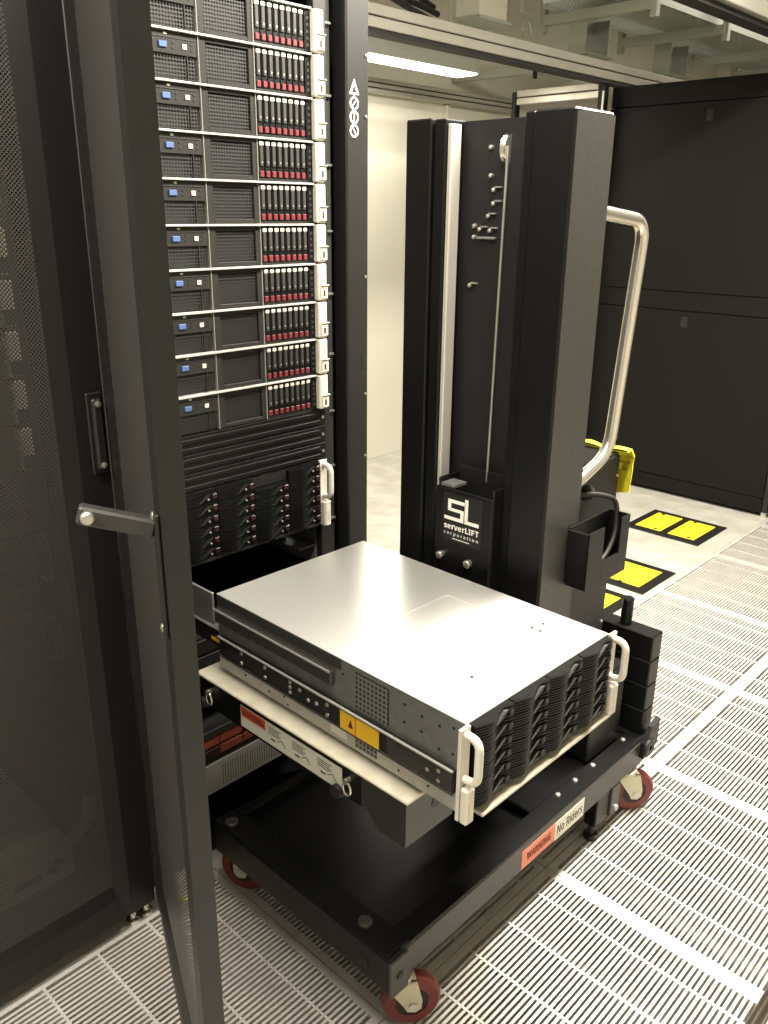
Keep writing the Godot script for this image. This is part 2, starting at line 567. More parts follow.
func floor_plates() -> void:
	# yellow cable cut-out covers in dark frames
	var specs := [
		[2.84, 3.21, -0.457, -0.035, 2, "pair of yellow brush-plate covers in a dark frame nearest the dark rack"],
		[2.10, 2.43, -0.42, 0.045, 1, "single long yellow floor cover in a dark frame between the other two"],
		[1.70, 2.035, -0.40, 0.045, 1, "yellow floor cover in dark frame partly hidden behind the lift"]]
	for s in specs:
		var t := thing("floor_cover", s[5], "floor cover", Vector3((s[0] + s[1]) / 2, 0.0, (s[2] + s[3]) / 2), "yellow cable opening covers on the white tiles")
		var hx: float = (s[1] - s[0]) / 2
		var hz: float = (s[3] - s[2]) / 2
		box_part("frame", M.black, t, -hx, hx, 0.0, 0.006, -hz, hz, 0.002)
		var n: int = s[4]
		for i in n:
			var z0 := -hz + 0.045 + (2 * hz - 0.05) / n * i
			var z1 := z0 + (2 * hz - 0.05) / n - 0.04
			box_part("cover_plate", M.yellow, t, -hx + 0.05, hx - 0.05, 0.0062, 0.010, z0, z1, 0.002)
			for q in [0.25, 0.75]:
				var st := new_st()
				cyl(st, Vector3(0.12 if q < 0.5 else -0.12, 0.0101, lerpf(z0, z1, q)), Vector3(0.12 if q < 0.5 else -0.12, 0.0115, lerpf(z0, z1, q)), 0.010, 10)
				obj("screw", st, M.black, t)

# ---------------------------------------------------------------- racks
# door in local space: hinge at x = 0, width w to +x, outer face at +z (thickness 0.03), base at y = 0
func make_door(parent: Node, w: float, h: float) -> Node3D:
	var d := Node3D.new()
	d.name = "door"
	parent.add_child(d, true)
	var s := 0.096
	var st := new_st()
	# stiles and rails: flat outer face with a bevel down to the sheet
	var prof := [Vector2(0, -0.03), Vector2(0.045, -0.03), Vector2(0.045, -0.016), Vector2(s, -0.016), Vector2(s, -0.010), Vector2(0.062, 0.0), Vector2(0.0, 0.0)]
	prism(st, prof, Vector3.ZERO, Vector3.RIGHT, Vector3(0, 0, 1), Vector3(0, h, 0))
	obj("stile", st, M.rack_black, d)
	var st2 := new_st()
	prism(st2, prof, Vector3(w, 0, 0), Vector3.LEFT, Vector3(0, 0, 1), Vector3(0, h, 0))
	obj("stile", st2, M.rack_black, d)
	var st3 := new_st()
	prism(st3, prof, Vector3(s, 0, 0), Vector3.UP, Vector3(0, 0, 1), Vector3(w - 2 * s, 0, 0))
	obj("bottom_rail", st3, M.rack_black, d)
	var st4 := new_st()
	prism(st4, prof, Vector3(s, h, 0), Vector3.DOWN, Vector3(0, 0, 1), Vector3(w - 2 * s, 0, 0))
	obj("top_rail", st4, M.rack_black, d)
	# the sheet's faces and layers between: holes close up when seen at a slant, as in a sheet of some thickness
	var ps := new_st()
	for k in 5:
		var zz := -0.0105 - 0.0004 * k
		var c := [Vector3(s - 0.002, s - 0.002, zz), Vector3(w - s + 0.002, s - 0.002, zz), Vector3(w - s + 0.002, h - s + 0.002, zz), Vector3(s - 0.002, h - s + 0.002, zz)]
		for q in [0, 2, 1, 0, 3, 2]:
			ps.set_normal(Vector3(0, 0, 1)); ps.set_uv(Vector2(c[q].x, c[q].y)); ps.add_vertex(c[q])
	obj("perforated_sheet", ps, M.mesh_door, d)
	return d

func open_cabinet(t: Node3D, x0: float, x1: float, h: float, depth: float) -> void:
	for x in [x0, x1]:
		var s := 1.0 if x == x0 else -1.0
		for z in [0.0, -depth]:
			var st := new_st()
			bx(st, minf(x, x + s * 0.075), maxf(x, x + s * 0.075), 0.03, h, z - 0.05 if z == 0.0 else z, z if z == 0.0 else z + 0.05, 0.004)
			obj("frame_post", st, M.rack_black, t)
		box_part("side_panel", M.rack_black, t, minf(x, x + s * 0.012), maxf(x, x + s * 0.012), 0.04, h - 0.02, -depth + 0.052, -0.052)
	box_part("roof", M.rack_black, t, x0, x1, h, h + 0.03, -depth, 0.0, 0.003)
	box_part("bottom_plate", M.rack_black, t, x0, x1, 0.0, 0.029, -depth, 0.0, 0.003)
	box_part("rear_door", M.deep_black, t, x0 + 0.01, x1 - 0.01, 0.04, h - 0.01, -depth - 0.03, -depth - 0.004, 0.003)

func main_rack() -> void:
	var t := thing("server_rack", "tall black rack full of servers with its front door swung open", "rack", Vector3.ZERO)
	open_cabinet(t, -0.397, 0.397, 2.22, 1.15)
	for s in [-1.0, 1.0]:
		var st := new_st()
		bx(st, minf(s * 0.226, s * 0.262), maxf(s * 0.226, s * 0.262), 0.04, 2.2, -0.024, -0.004, 0.001)
		obj("mounting_rail", st, M.black, t)
		var st2 := new_st()
		bx(st2, minf(s * 0.2625, s * 0.306), maxf(s * 0.2625, s * 0.306), 0.04, 2.2, -0.055, -0.040)
		obj("filler_panel", st2, M.filler, t)
		for i in 14:
			box_part("cable_bar", M.side_steel, t, minf(s * 0.263, s * 0.304), maxf(s * 0.263, s * 0.304), 0.212 + 0.1496 * i, 0.217 + 0.1496 * i, -0.040, -0.032)
		var hs := new_st()
		for i in 46:
			bx(hs, s * 0.2335 - 0.0045, s * 0.2335 + 0.0045, 0.06 + 0.04445 * i, 0.069 + 0.04445 * i, -0.0042, -0.0032)
		var q := obj("rail_hole", hs, M.deep_black, t)
		q.set_meta("kind", "stuff")
	# printed signs on the right post
	var sg := new_st()
	var zf := 0.0006
	prism(sg, [Vector2(-0.016, -0.013), Vector2(0.016, -0.013), Vector2(0, 0.02)], Vector3(0.347, 1.878, 0.0), Vector3.RIGHT, Vector3.UP, Vector3(0, 0, zf))
	var sg2 := new_st()
	prism(sg2, [Vector2(-0.008, -0.009), Vector2(0.008, -0.009), Vector2(0, 0.008)], Vector3(0.347, 1.878, zf), Vector3.RIGHT, Vector3.UP, Vector3(0, 0, zf * 0.5))
	var o1 := obj("printed_arrow", sg, M.lettering, t)
	obj("arrow_inset", sg2, M.rack_black, o1)
	for i in 3:
		var cy := 1.846 - 0.0295 * i
		var rs := new_st()
		lathe(rs, Vector3(0.347, cy, 0.0), Vector3(0, 0, 1), [[0.0105, 0.0], [0.0105, zf], [0.0145, zf], [0.0145, 0.0]], 20)
		bx(rs, 0.3455, 0.3485, cy + 0.0145, cy + 0.0175, 0.0, zf)
		var a: float = [-0.7, 0.0, 0.7][i]
		bx(rs, -0.010, 0.010, -0.0015, 0.0015, 0.0, zf, 0.0, Transform3D(Basis(Vector3(0, 0, 1), a + 1.5), Vector3(0.347, cy, 0)))
		obj("printed_symbol", rs, M.lettering, t)
	for y in [1.95, 1.82, 1.15, 1.45, 0.98]:
		var bs := new_st()
		lathe(bs, Vector3(0.386, y, 0.0), Vector3(0, 0, 1), [[0.004, 0.0], [0.004, 0.002], [0.0, 0.003]], 10)
		obj("bolt", bs, M.side_steel, t)
	box_part("lock_keeper", M.deep_black, t, 0.372, 0.384, 1.215, 1.255, 0.0, 0.001)
	# swung door: hinge at the left front corner
	var d := make_door(t, 0.765, 2.12)
	d.position = Vector3(-0.392, 0.045, 0.062)
	d.rotation.y = -deg_to_rad(114.2)
	# swing handle on the outer face near the free edge
	var esc := new_st()
	bx(esc, 0.735, 0.758, 1.070, 1.232, 0.0, 0.006, 0.002)
	var e := obj("handle_plate", esc, M.black, d)
	var hd := new_st()
	bx(hd, -0.010, 0.010, -0.011, 0.011, 0.0, 0.088, 0.003)
	var hn := obj("swing_handle", hd, M.frame_grey, d)
	hn.position = Vector3(0.738, 1.210, 0.004)
	hn.rotation = Vector3(-0.30, -0.1, 0)
	var kn := new_st()
	lathe(kn, Vector3(0.738 + 0.004, 1.233, 0.078), Vector3(1, 0, 0), [[0.0, -0.024], [0.008, -0.024], [0.008, 0.004], [0.006, 0.007], [0.0, 0.007]], 16)
	obj("lock_barrel", kn, M.steel, d)
	for y in [1.080, 1.225]:
		var bs := new_st()
		lathe(bs, Vector3(0.740, y, 0.005), Vector3(0, 0, 1), [[0.006, 0.0], [0.006, 0.002], [0.0, 0.004]], 12)
		obj("screw", bs, M.steel, d)

func neighbour_rack() -> void:
	var t := thing("server_rack", "black rack on the left with its perforated door shut", "rack", Vector3(-0.753, 0, 0))
	open_cabinet(t, -0.35, 0.35, 2.22, 1.15)
	for s in [-1.0, 1.0]:
		var st := new_st()
		bx(st, minf(s * 0.226, s * 0.262), maxf(s * 0.226, s * 0.262), 0.04, 2.2, -0.044, -0.024, 0.001)
		obj("mounting_rail", st, M.black, t)
	var d := make_door(t, 0.70, 2.14)
	d.position = Vector3(-0.35, 0.045, 0.078)
	# closed handle plate near the right edge
	box_part("handle_plate", M.black, d, 0.662, 0.694, 1.075, 1.235, 0.0, 0.006, 0.002)
	var hn := box_part("swing_handle", M.black, d, 0.668, 0.688, 1.085, 1.225, 0.006, 0.018, 0.004)
	for y in [1.095, 1.215]:
		var bs := new_st()
		lathe(bs, Vector3(0.678, y, 0.018), Vector3(0, 0, 1), [[0.006, 0.0], [0.006, 0.003], [0.0, 0.005]], 12)
		obj("screw", bs, M.steel, d)
	for x in [0.30, 0.335]:
		var fs := new_st()
		lathe(fs, Vector3(x, 0.0, 0.055), Vector3.UP, [[0.0, 0.0], [0.016, 0.0], [0.016, 0.008], [0.008, 0.012], [0.008, 0.043]], 12)
		obj("levelling_foot", fs, M.chrome, t)
	# contents seen through the door
	for i in 7:
		var u := thing("rack_server", "server behind the shut perforated door, " + ["lowest", "second from below", "third from below", "fourth from below", "fifth from below", "sixth from below", "topmost"][i] + " with pale latch", "server", Vector3(-0.753, 1.125 + 0.0915 * i, -0.02), "servers with pale latches behind the shut door")
		box_part("chassis", M.server_dark, u, -0.22, 0.22, 0.001, 0.087, -0.7, -0.002)
		box_part("lower_edge", M.server_grey, u, -0.222, 0.212, 0.0, 0.004, -0.0015, 0.003)
		var l := box_part("latch", M.white_plastic, u, 0.214, 0.241, 0.004, 0.085, -0.0015, 0.016, 0.003)
		box_part("latch_grip", M.server_grey, l, 0.217, 0.241, 0.006, 0.034, 0.016, 0.019, 0.001)
	for i in 2:
		var u := thing("storage_shelf", "dim storage unit behind the shut door, " + ["lower of the two with loop handles", "upper of the two with loop handles"][i], "storage unit", Vector3(-0.753, 0.640 + 0.182 * i, -0.02), "storage units behind the shut door")
		box_part("chassis", M.server_dark, u, -0.22, 0.22, 0.002, 0.178, -0.7, -0.002)
		box_part("upper_edge", M.server_grey, u, -0.222, 0.215, 0.172, 0.178, -0.0015, 0.003)
		box_part("ear", M.server_grey, u, 0.217, 0.241, 0.002, 0.178, -0.0015, 0.006, 0.002)
		var hs := new_st()
		tube(hs, rounded([Vector3(0.229, 0.082, 0.004), Vector3(0.229, 0.082, 0.032), Vector3(0.229, 0.165, 0.032), Vector3(0.229, 0.165, 0.004)], 0.015, 4), 0.008, 8)
		obj("handle", hs, M.frame_grey, u)
		for r in 3:
			for q in 4:
				box_part("drive", M.black, u, -0.212 + 0.106 * q, -0.11 + 0.106 * q, 0.008 + 0.055 * r, 0.058 + 0.055 * r, -0.001, 0.006, 0.002)
	var w := thing("patch_unit", "pale grey front unit low behind the shut door", "device", Vector3(-0.753, 0.156, -0.02))
	box_part("body", M.white_plastic, w, -0.22, 0.21, 0.0, 0.088, -0.5, 0.0, 0.002)
	box_part("slot", M.ink, w, 0.07, 0.135, 0.032, 0.047, 0.0, 0.001)
	for k in [[0.15, 0.033, 0.02], [0.165, 0.05, 0.014], [0.178, 0.042, 0.012]]:
		box_part("mark", M.ink, w, k[0], k[0] + k[2], k[1], k[1] + 0.012, 0.0, 0.001)
	box_part("bracket", M.frame_grey, w, 0.212, 0.24, 0.0, 0.088, -0.003, 0.004, 0.001)
	var cb := new_st()
	tube(cb, rounded([Vector3(-0.55, 0.262, -0.005), Vector3(-0.51, 0.29, 0.0), Vector3(-0.50, 0.33, 0.0), Vector3(-0.495, 0.36, -0.003)], 0.02, 4), 0.014, 8)
	tag(obj("loose_cable", cb, M.white_plastic), "short pale cable end above the low grey unit", "cable")

# a 2U server; origin at the left-right middle of its lower front edge
func make_server() -> Node3D:
	var u := Node3D.new()
	var H := 0.0889
	box_part("chassis", M.deep_black, u, -0.2115, 0.2115, 0.0005, H - 0.0015, -0.70, -0.012)
	box_part("top_trim", M.bright_trim, u, -0.2115, 0.2115, H - 0.0046, H - 0.0004, -0.0115, 0.007, 0.0006)
	box_part("divider", M.dull_trim, u, -0.0856, -0.0836, 0.0006, H - 0.0046, -0.0115, 0.002, 0.0004)
	box_part("divider", M.dull_trim, u, 0.0526, 0.0546, 0.0006, H - 0.0046, -0.0115, 0.002, 0.0004)
	# left module
	var cp := box_part("control_panel", M.server_grey, u, -0.2110, -0.0868, 0.0445, H - 0.0050, -0.0115, 0.0, 0.001)
	box_part("lid_line", M.server_dark, cp, -0.205, -0.092, 0.0725, 0.0738, 0.0, 0.0012)
	box_part("display_port", M.blue, cp, -0.1745, -0.1565, 0.0545, 0.0655, 0.0, 0.003, 0.001)
	box_part("usb_port", M.white_plastic, cp, -0.1215, -0.111, 0.0550, 0.0645, 0.0, 0.002, 0.0015)
	for x in [-0.196, -0.188, -0.142, -0.10]:
		var st := new_st()
		for y in [0.056, 0.066]:
			lathe(st, Vector3(x, y, 0.0), Vector3(0, 0, 1), [[0.0026, 0.0], [0.0026, 0.0008], [0.0, 0.001]], 8)
		obj("screw_pair", st, M.deep_black, cp)
	box_part("status_light", M.caster_zinc, cp, -0.162, -0.155, 0.0775, 0.081, 0.0, 0.001)
	sheet("grille", Vector3(-0.2095, 0.003, -0.003), Vector3(0.098, 0, 0), Vector3(0, 0.040, 0), M.grille, u)
	sheet("grille", Vector3(-0.1080, 0.003, -0.003), Vector3(0.021, 0, 0), Vector3(0, 0.040, 0), M.grille, u)
	box_part("grille_bar", M.server_grey, u, -0.1110, -0.1084, 0.001, 0.0444, -0.0115, -0.001)
	# middle module: frame and grille
	var fr := new_st()
	bx(fr, -0.0828, -0.066, 0.001, H - 0.0048, -0.0115, 0.0, 0.001)
	bx(fr, 0.040, 0.0518, 0.001, H - 0.0048, -0.0115, 0.0, 0.001)
	bx(fr, -0.066, 0.040, 0.001, 0.010, -0.0115, 0.0, 0.001)
	bx(fr, -0.066, 0.040, 0.075, H - 0.0048, -0.0115, 0.0, 0.001)
	obj("blank_frame", fr, M.server_grey, u)
	sheet("grille", Vector3(-0.067, 0.009, -0.004), Vector3(0.108, 0, 0), Vector3(0, 0.067, 0), M.grille, u)
	# drive bay
	box_part("bay_floor", M.server_grey, u, 0.0552, 0.2105, 0.0008, 0.0062, -0.0115, 0.0)
	for i in 8:
		var x := 0.0566 + 0.01715 * i
		var d := box_part("drive", M.plastic_black, u, x, x + 0.0150, 0.0068, 0.0805, -0.0115, 0.0, 0.001)
		box_part("release_tip", M.white_plastic, d, x + 0.0018, x + 0.0132, 0.0708, 0.0795, 0.0, 0.004, 0.0015)
		box_part("lever", M.server_dark, d, x + 0.003, x + 0.012, 0.030, 0.0705, 0.0, 0.003, 0.001)
		box_part("lever_light", M.steel, d, x + 0.0058, x + 0.0092, 0.036, 0.040, 0.003, 0.0036)
		box_part("red_tab", M.red, d, x + 0.0022, x + 0.0128, 0.0080, 0.0205, 0.0, 0.0032, 0.001)
	var sp := box_part("status_strip", M.plastic_black, u, 0.1950, 0.2112, 0.0008, H - 0.005, -0.0115, 0.001, 0.001)
	for k in 5:
		box_part("indicator", M.frame_grey, sp, 0.200, 0.2065, 0.012 + 0.013 * k, 0.018 + 0.013 * k, 0.001, 0.0018)
	# ears
	for s in [-1.0, 1.0]:
		var st := new_st()
		bx(st, minf(s * 0.2125, s * 0.2413), maxf(s * 0.2125, s * 0.2413), 0.0015, H - 0.0025, -0.003, 0.014, 0.003)
		var l := obj("latch", st, M.white_plastic, u)
		var s2 := new_st()
		bx(s2, minf(s * 0.219, s * 0.2428), maxf(s * 0.219, s * 0.2428), 0.036, 0.0385, 0.0142, 0.020, 0.0008)
		bx(s2, minf(s * 0.219, s * 0.2405), maxf(s * 0.219, s * 0.2405), 0.006, 0.0355, 0.0142, 0.017, 0.001)
		obj("latch_grip", s2, M.cream, l)
		box_part("latch_mark", M.frame_grey, l, s * 0.229 - 0.003, s * 0.229 + 0.003, 0.012, 0.026, 0.0171, 0.0175)
	return u

func place_servers() -> void:
	var proto := make_server()
	var ord := ["topmost", "second from the top", "third from the top", "fourth from the top", "fifth from the top", "sixth from the top", "seventh from the top", "third from below", "second from below", "lowest"]
	for i in 10:
		var u: Node3D = proto if i == 0 else proto.duplicate()
		u.name = numbered("rack_server")
		add_child(u)
		u.position = Vector3(0, 1.9342 + 0.0004 - 0.0889 * i, 0)
		tag(u, "server with eight red-tabbed drives in the open rack, " + ord[i] + " of the stack", "server", "red-tabbed servers in the open rack")

func blank_panels() -> void:
	for i in 3:
		var t := thing("blank_panel", "black blanking panel below the servers, " + ["upper", "middle", "lower"][i] + " of three", "panel", Vector3(0, 1.1339 - 0.04445 * (i + 1), 0), "blanking panels in the open rack")
		box_part("plate", M.panel_black, t, -0.2413, 0.2413, 0.0006, 0.0438, -0.0028, 0.0, 0.0006)
		box_part("ridge", M.panel_black, t, -0.215, 0.222, 0.026, 0.036, 0.0, 0.003, 0.001)
		box_part("ridge", M.panel_black, t, -0.215, 0.222, 0.006, 0.016, 0.0, 0.003, 0.001)
		for x in [-0.232, 0.232]:
			var st := new_st()
			lathe(st, Vector3(x, 0.022, 0.0), Vector3(0, 0, 1), [[0.004, 0.0], [0.004, 0.0015], [0.0, 0.002]], 8)
			obj("screw", st, M.steel, t)

# one 3.5 inch drive carrier with a wavy ribbed front; origin lower left of its front
func carrier_meshes() -> void:
	var W := 0.1035
	var H := 0.0262
	var wave := []
	for i in 15:
		var t := i / 14.0
		var z := 0.003 + 0.0125 * exp(-pow((t - 0.30) / 0.27, 2.0)) + 0.005 * smoothstep(0.78, 0.95, t)
		wave.append(Vector2(t * W, z))
	var out := [Vector2(0.0, -0.010)]
	var inn := [Vector2(0.0, -0.010)]
	for p in wave:
		out.append(p)
		inn.append(p - Vector2(0, 0.004))
	out.append(Vector2(W, -0.010))
	inn.append(Vector2(W, -0.010))
	var rev := func(a): var b: Array = a.duplicate(); b.reverse(); return b
	var st := new_st()
	prism(st, inn, Vector3(0, 0.0006, 0), Vector3.RIGHT, Vector3(0, 0, 1), Vector3(0, H - 0.0012, 0))
	for k in 5:
		prism(st, out, Vector3(0, 0.001 + 0.0052 * k, 0), Vector3.RIGHT, Vector3(0, 0, 1), Vector3(0, 0.0032, 0))
	shared.carrier = st.commit()
	var lv := new_st()
	prism(lv, [Vector2(0.050, 0.004), Vector2(0.060, 0.004), Vector2(0.086, 0.020), Vector2(0.076, 0.020)], Vector3(0, 0, 0.003), Vector3.RIGHT, Vector3.UP, Vector3(0, 0, 0.0065))
	shared.lever = lv.commit()
	var tb := new_st()
	bx(tb, 0.089, 0.1025, 0.006, 0.020, 0.003, 0.0105, 0.002)
	shared.tab = tb.commit()
	var dot := new_st()
	lathe(dot, Vector3(0.076, 0.010, 0.0105), Vector3(0, 0, 1), [[0.0028, 0.0], [0.0028, 0.002], [0.0, 0.003]], 8)
	shared.dot = dot.commit()

# 4U storage server; origin at the middle of the top front edge, body towards -z
func make_storage(lifted: bool) -> Node3D:
	var u := Node3D.new()
	var L := 0.694
	var H := 0.1755
	var st := new_st()
	bx(st, -0.22, 0.22, -H, -0.0015, -L, -0.004, 0.0008)
	obj("chassis", st, M.side_steel if lifted else M.server_dark, u)
	# top cover in two pieces
	var tc := new_st()
	bx(tc, -0.2205, 0.2205, -0.0014, 0.0, -L, -0.062, 0.0006)
	var top := obj("top_cover", tc, M.silver, u)
	box_part("front_cover_strip", M.silver, u, -0.2205, 0.2205, -0.0014, 0.0, -0.0615, -0.004, 0.0006)
	if lifted:
		var em := new_st()
		tube(em, rounded([Vector3(0.129, -0.0009, -0.22), Vector3(0.129, -0.0009, -0.342), Vector3(-0.05, -0.0009, -0.342)], 0.015, 4), 0.0016, 6)
		obj("embossed_line", em, M.silver, top)
		for p in [[0.132, -0.124], [0.132, -0.105], [0.162, -0.118], [-0.10, -0.09]]:
			var sc := new_st()
			lathe(sc, Vector3(p[0], 0.0, p[1]), Vector3.UP, [[0.0035, 0.0], [0.003, 0.0012], [0.0, 0.0014]], 10)
			obj("screw", sc, M.frame_grey, top)
		# bracket on the upper left side
		var br := box_part("side_bracket", M.frame_grey, u, -0.232, -0.2202, -0.060, -0.030, -0.690, -0.318, 0.002)
		box_part("bracket_edge", M.bright_trim, br, -0.2335, -0.2322, -0.034, -0.0295, -0.690, -0.320)
		box_part("lid_flange", M.frame_grey, u, -0.2215, -0.2202, -0.024, -0.0025, -0.692, -0.30)
		box_part("bounce_lit_side", M.bounce_lit_steel, u, -0.2216, -0.2204, -0.1775, -0.1415, -0.693, -0.006)  # lower side painted paler for light bounced up from the platform
		# slide rail
		var rl := box_part("slide_rail", M.black, u, -0.230, -0.2203, -0.139, -0.0945, -0.68, -0.018, 0.001)
		box_part("rail_edge", M.bright_trim, rl, -0.2345, -0.2302, -0.0955, -0.0915, -0.68, -0.018, 0.0006)
		box_part("rail_edge", M.frame_grey, rl, -0.2330, -0.2302, -0.141, -0.1375, -0.68, -0.018, 0.0006)
		box_part("rail_front_section", M.frame_grey, rl, -0.2315, -0.2302, -0.136, -0.098, -0.17, -0.02)
		for k in [[-0.60, -0.105], [-0.60, -0.128], [-0.52, -0.105], [-0.52, -0.128], [-0.44, -0.105], [-0.44, -0.116], [-0.44, -0.128], [-0.41, -0.110], [-0.385, -0.122], [-0.36, -0.118], [-0.33, -0.107], [-0.33, -0.13], [-0.05, -0.108], [-0.05, -0.128], [-0.075, -0.118]]:
			var sc := new_st()
			lathe(sc, Vector3(-0.2302, k[1], k[0]), Vector3(-1, 0, 0), [[0.0045, 0.0], [0.0038, 0.002], [0.0, 0.0025]], 10)
			obj("rivet", sc, M.steel, rl)
		# yellow caution label on the rail
		var yl := box_part("caution_label", M.label_yellow, u, -0.2322, -0.2316, -0.137, -0.099, -0.292, -0.190)
		box_part("label_fold", M.orange, yl, -0.2326, -0.2323, -0.137, -0.099, -0.252, -0.249)
		var tg := new_st()
		prism(tg, [Vector2(-0.270, -0.126), Vector2(-0.256, -0.126), Vector2(-0.263, -0.108)], Vector3(-0.2323, 0, 0), Vector3(0, 0, 1), Vector3.UP, Vector3(-0.0004, 0, 0))
		obj("warning_triangle", tg, M.red, yl)
		# vent fields
		for v in [[-0.262, -0.178, -0.086, -0.012], [-0.262, -0.205, -0.170, -0.142]]:
			box_part("vent_recess", M.deep_black, u, -0.2219, -0.2201, v[2], v[3], v[0], v[1])
			sheet("vent_field", Vector3(-0.2226, v[2], v[0]), Vector3(0, 0, v[1] - v[0]), Vector3(0, v[3] - v[2], 0), M.vent, u)
		box_part("paper_label", M.label_white, u, -0.2222, -0.2216, -0.168, -0.150, -0.33, -0.285)
		for k in [[-0.10, -0.03], [-0.10, -0.06], [-0.06, -0.03], [-0.06, -0.075], [-0.14, -0.025], [-0.14, -0.06], [-0.03, -0.02], [-0.03, -0.07], [-0.295, -0.03], [-0.60, -0.160], [-0.52, -0.165], [-0.47, -0.155], [-0.46, -0.170], [-0.15, -0.165], [-0.08, -0.160]]:
			var sc := new_st()
			lathe(sc, Vector3(-0.2202 if k[1] > -0.14 else -0.2216, k[1], k[0]), Vector3(-1, 0, 0), [[0.003, 0.0], [0.0025, 0.0008], [0.0, 0.001]], 8)
			obj("screw", sc, M.deep_black, u)
	# drive carriers
	for c in 4:
		for r in 6:
			if not lifted and c == 2 and r == 5:
				box_part("empty_bay", M.deep_black, u, -0.213 + 0.107 * c, -0.1095 + 0.107 * c, -0.0265, -0.002, -0.0039, -0.002)
				continue
			var at := Vector3(-0.213 + 0.107 * c, -H + 0.012 + 0.0270 * r, 0.002)
			var d := reuse("drive_carrier", shared.carrier, M.carrier, u, at)
			reuse("lever", shared.lever, M.frame_grey if lifted else M.black, d)
			reuse("tab", shared.tab, M.plastic_black if lifted else M.dull_red, d)
			if not lifted:
				reuse("status_dot", shared.dot, M.steel, d)
	box_part("bottom_lip", M.frame_grey, u, -0.216, 0.216, -H, -H + 0.010, -0.004, 0.004, 0.001)
	# ears and handles
	for s in [-1.0, 1.0]:
		var e := new_st()
		bx(e, minf(s * 0.2165, s * 0.2413), maxf(s * 0.2165, s * 0.2413), -H, 0.0, -0.004, 0.003, 0.001)
		var ear := obj("ear", e, M.white_plastic, u)
		var x: float = s * 0.229
		var h := new_st()
		var path := rounded([Vector3(x, -0.012, 0.002), Vector3(x, -0.012, 0.031), Vector3(x, -0.096, 0.031), Vector3(x, -0.096, 0.002)], 0.020, 6)
		tube(h, path, 0.0072, 12)
		obj("handle", h, M.white_plastic, ear)
		var g := new_st()
		bx(g, minf(s * 0.2175, s * 0.2405), maxf(s * 0.2175, s * 0.2405), -H - 0.003, -0.108, 0.003, 0.020, 0.004)
		obj("latch_block", g, M.white_plastic, ear)
		box_part("latch_mark", M.caster_zinc, ear, s * 0.229 - 0.004, s * 0.229 + 0.004, -0.160, -0.135, 0.0201, 0.0206)
	return u

func storage_units() -> void:
	carrier_meshes()
	var a := make_storage(true)
	a.name = numbered("storage_server")
	add_child(a)
	a.position = Vector3(-0.0285, 0.8322, 0.8715)
	a.rotation.y = -0.0115
	tag(a, "silver-topped storage server lying on the lift platform", "storage server")
	var b := make_storage(false)
	b.name = numbered("storage_server")
	add_child(b)
	b.position = Vector3(0, 0.9992, 0.0012)
	tag(b, "black storage server with white handles still mounted in the rack", "storage server")
	# slide rails left in the empty bay
	for s in [-1.0, 1.0]:
		var t := thing("slide_rail", "pulled-out steel slide rail " + ("joining rack and lifted server" if s < 0 else "in the empty rack bay"), "rail", Vector3(0, 0.70, 0))
		var x: float = s * 0.232
		box_part("outer_member", M.side_steel if s > 0 else M.frame_grey, t, x - 0.006, x + 0.006, -0.002, 0.115 if s > 0 else 0.10, -0.72, -0.03, 0.001)
		box_part("flange", M.side_steel, t, minf(x - s * 0.007, x - s * 0.062), maxf(x - s * 0.007, x - s * 0.062), 0.052 if s > 0 else -0.006, 0.0555 if s > 0 else -0.0025, -0.72, -0.03)
		if s < 0:
			box_part("steel_plate", M.side_steel, t, x - 0.004, x + 0.002, 0.046, 0.122, -0.002, 0.150, 0.001)
			box_part("inner_member", M.black, t, x - 0.004, x + 0.008, -0.004, 0.04, -0.003, 0.176, 0.001)
			box_part("bright_edge", M.silver, t, x - 0.008, x + 0.0075, 0.0405, 0.0435, -0.003, 0.176)
			box_part("yellow_mark", M.label_yellow, t, x - 0.0052, x - 0.0042, 0.008, 0.016, 0.14, 0.17)
	# lower gear in the rack
	var lo := thing("rack_server", "silver-fronted server low in the open rack behind the lift", "server", Vector3(0, 0.182, 0))
	box_part("chassis", M.side_steel, lo, -0.22, 0.22, 0.0, 0.088, -0.6, -0.002)
	var fp := box_part("front_panel", M.silver, lo, -0.2413, 0.2413, 0.0, 0.088, -0.0018, 0.004, 0.001)
	for i in 40:
		box_part("vent_slit", M.side_steel, fp, -0.14 + 0.008 * i, -0.1375 + 0.008 * i, 0.012, 0.072, 0.004, 0.0044)
	var og := thing("rack_server", "orange-fronted server above the silver one low in the rack", "server", Vector3(0, 0.285, 0))
	box_part("chassis", M.deep_black, og, -0.22, 0.22, 0.0, 0.088, -0.6, -0.002)
	for i in 2:
		for q in 6:
			box_part("drive", M.rust if (q + i) % 3 else M.dull_red, og, -0.215 + 0.0725 * q, -0.145 + 0.0725 * q, 0.006 + 0.030 * i, 0.030 + 0.030 * i, -0.0018, 0.006, 0.002)
	box_part("top_bezel", M.black, og, -0.2413, 0.2413, 0.066, 0.088, -0.0018, 0.010, 0.002)
	var dk := thing("rack_server", "black server just below the empty bay of the rack", "server", Vector3(0, 0.50, 0))
	box_part("chassis", M.deep_black, dk, -0.22, 0.22, 0.0, 0.132, -0.7, -0.002)
	for i in 3:
		box_part("bezel", M.panel_black, dk, -0.2413, 0.2413, 0.002 + 0.044 * i, 0.040 + 0.044 * i, -0.0018, 0.006, 0.002)

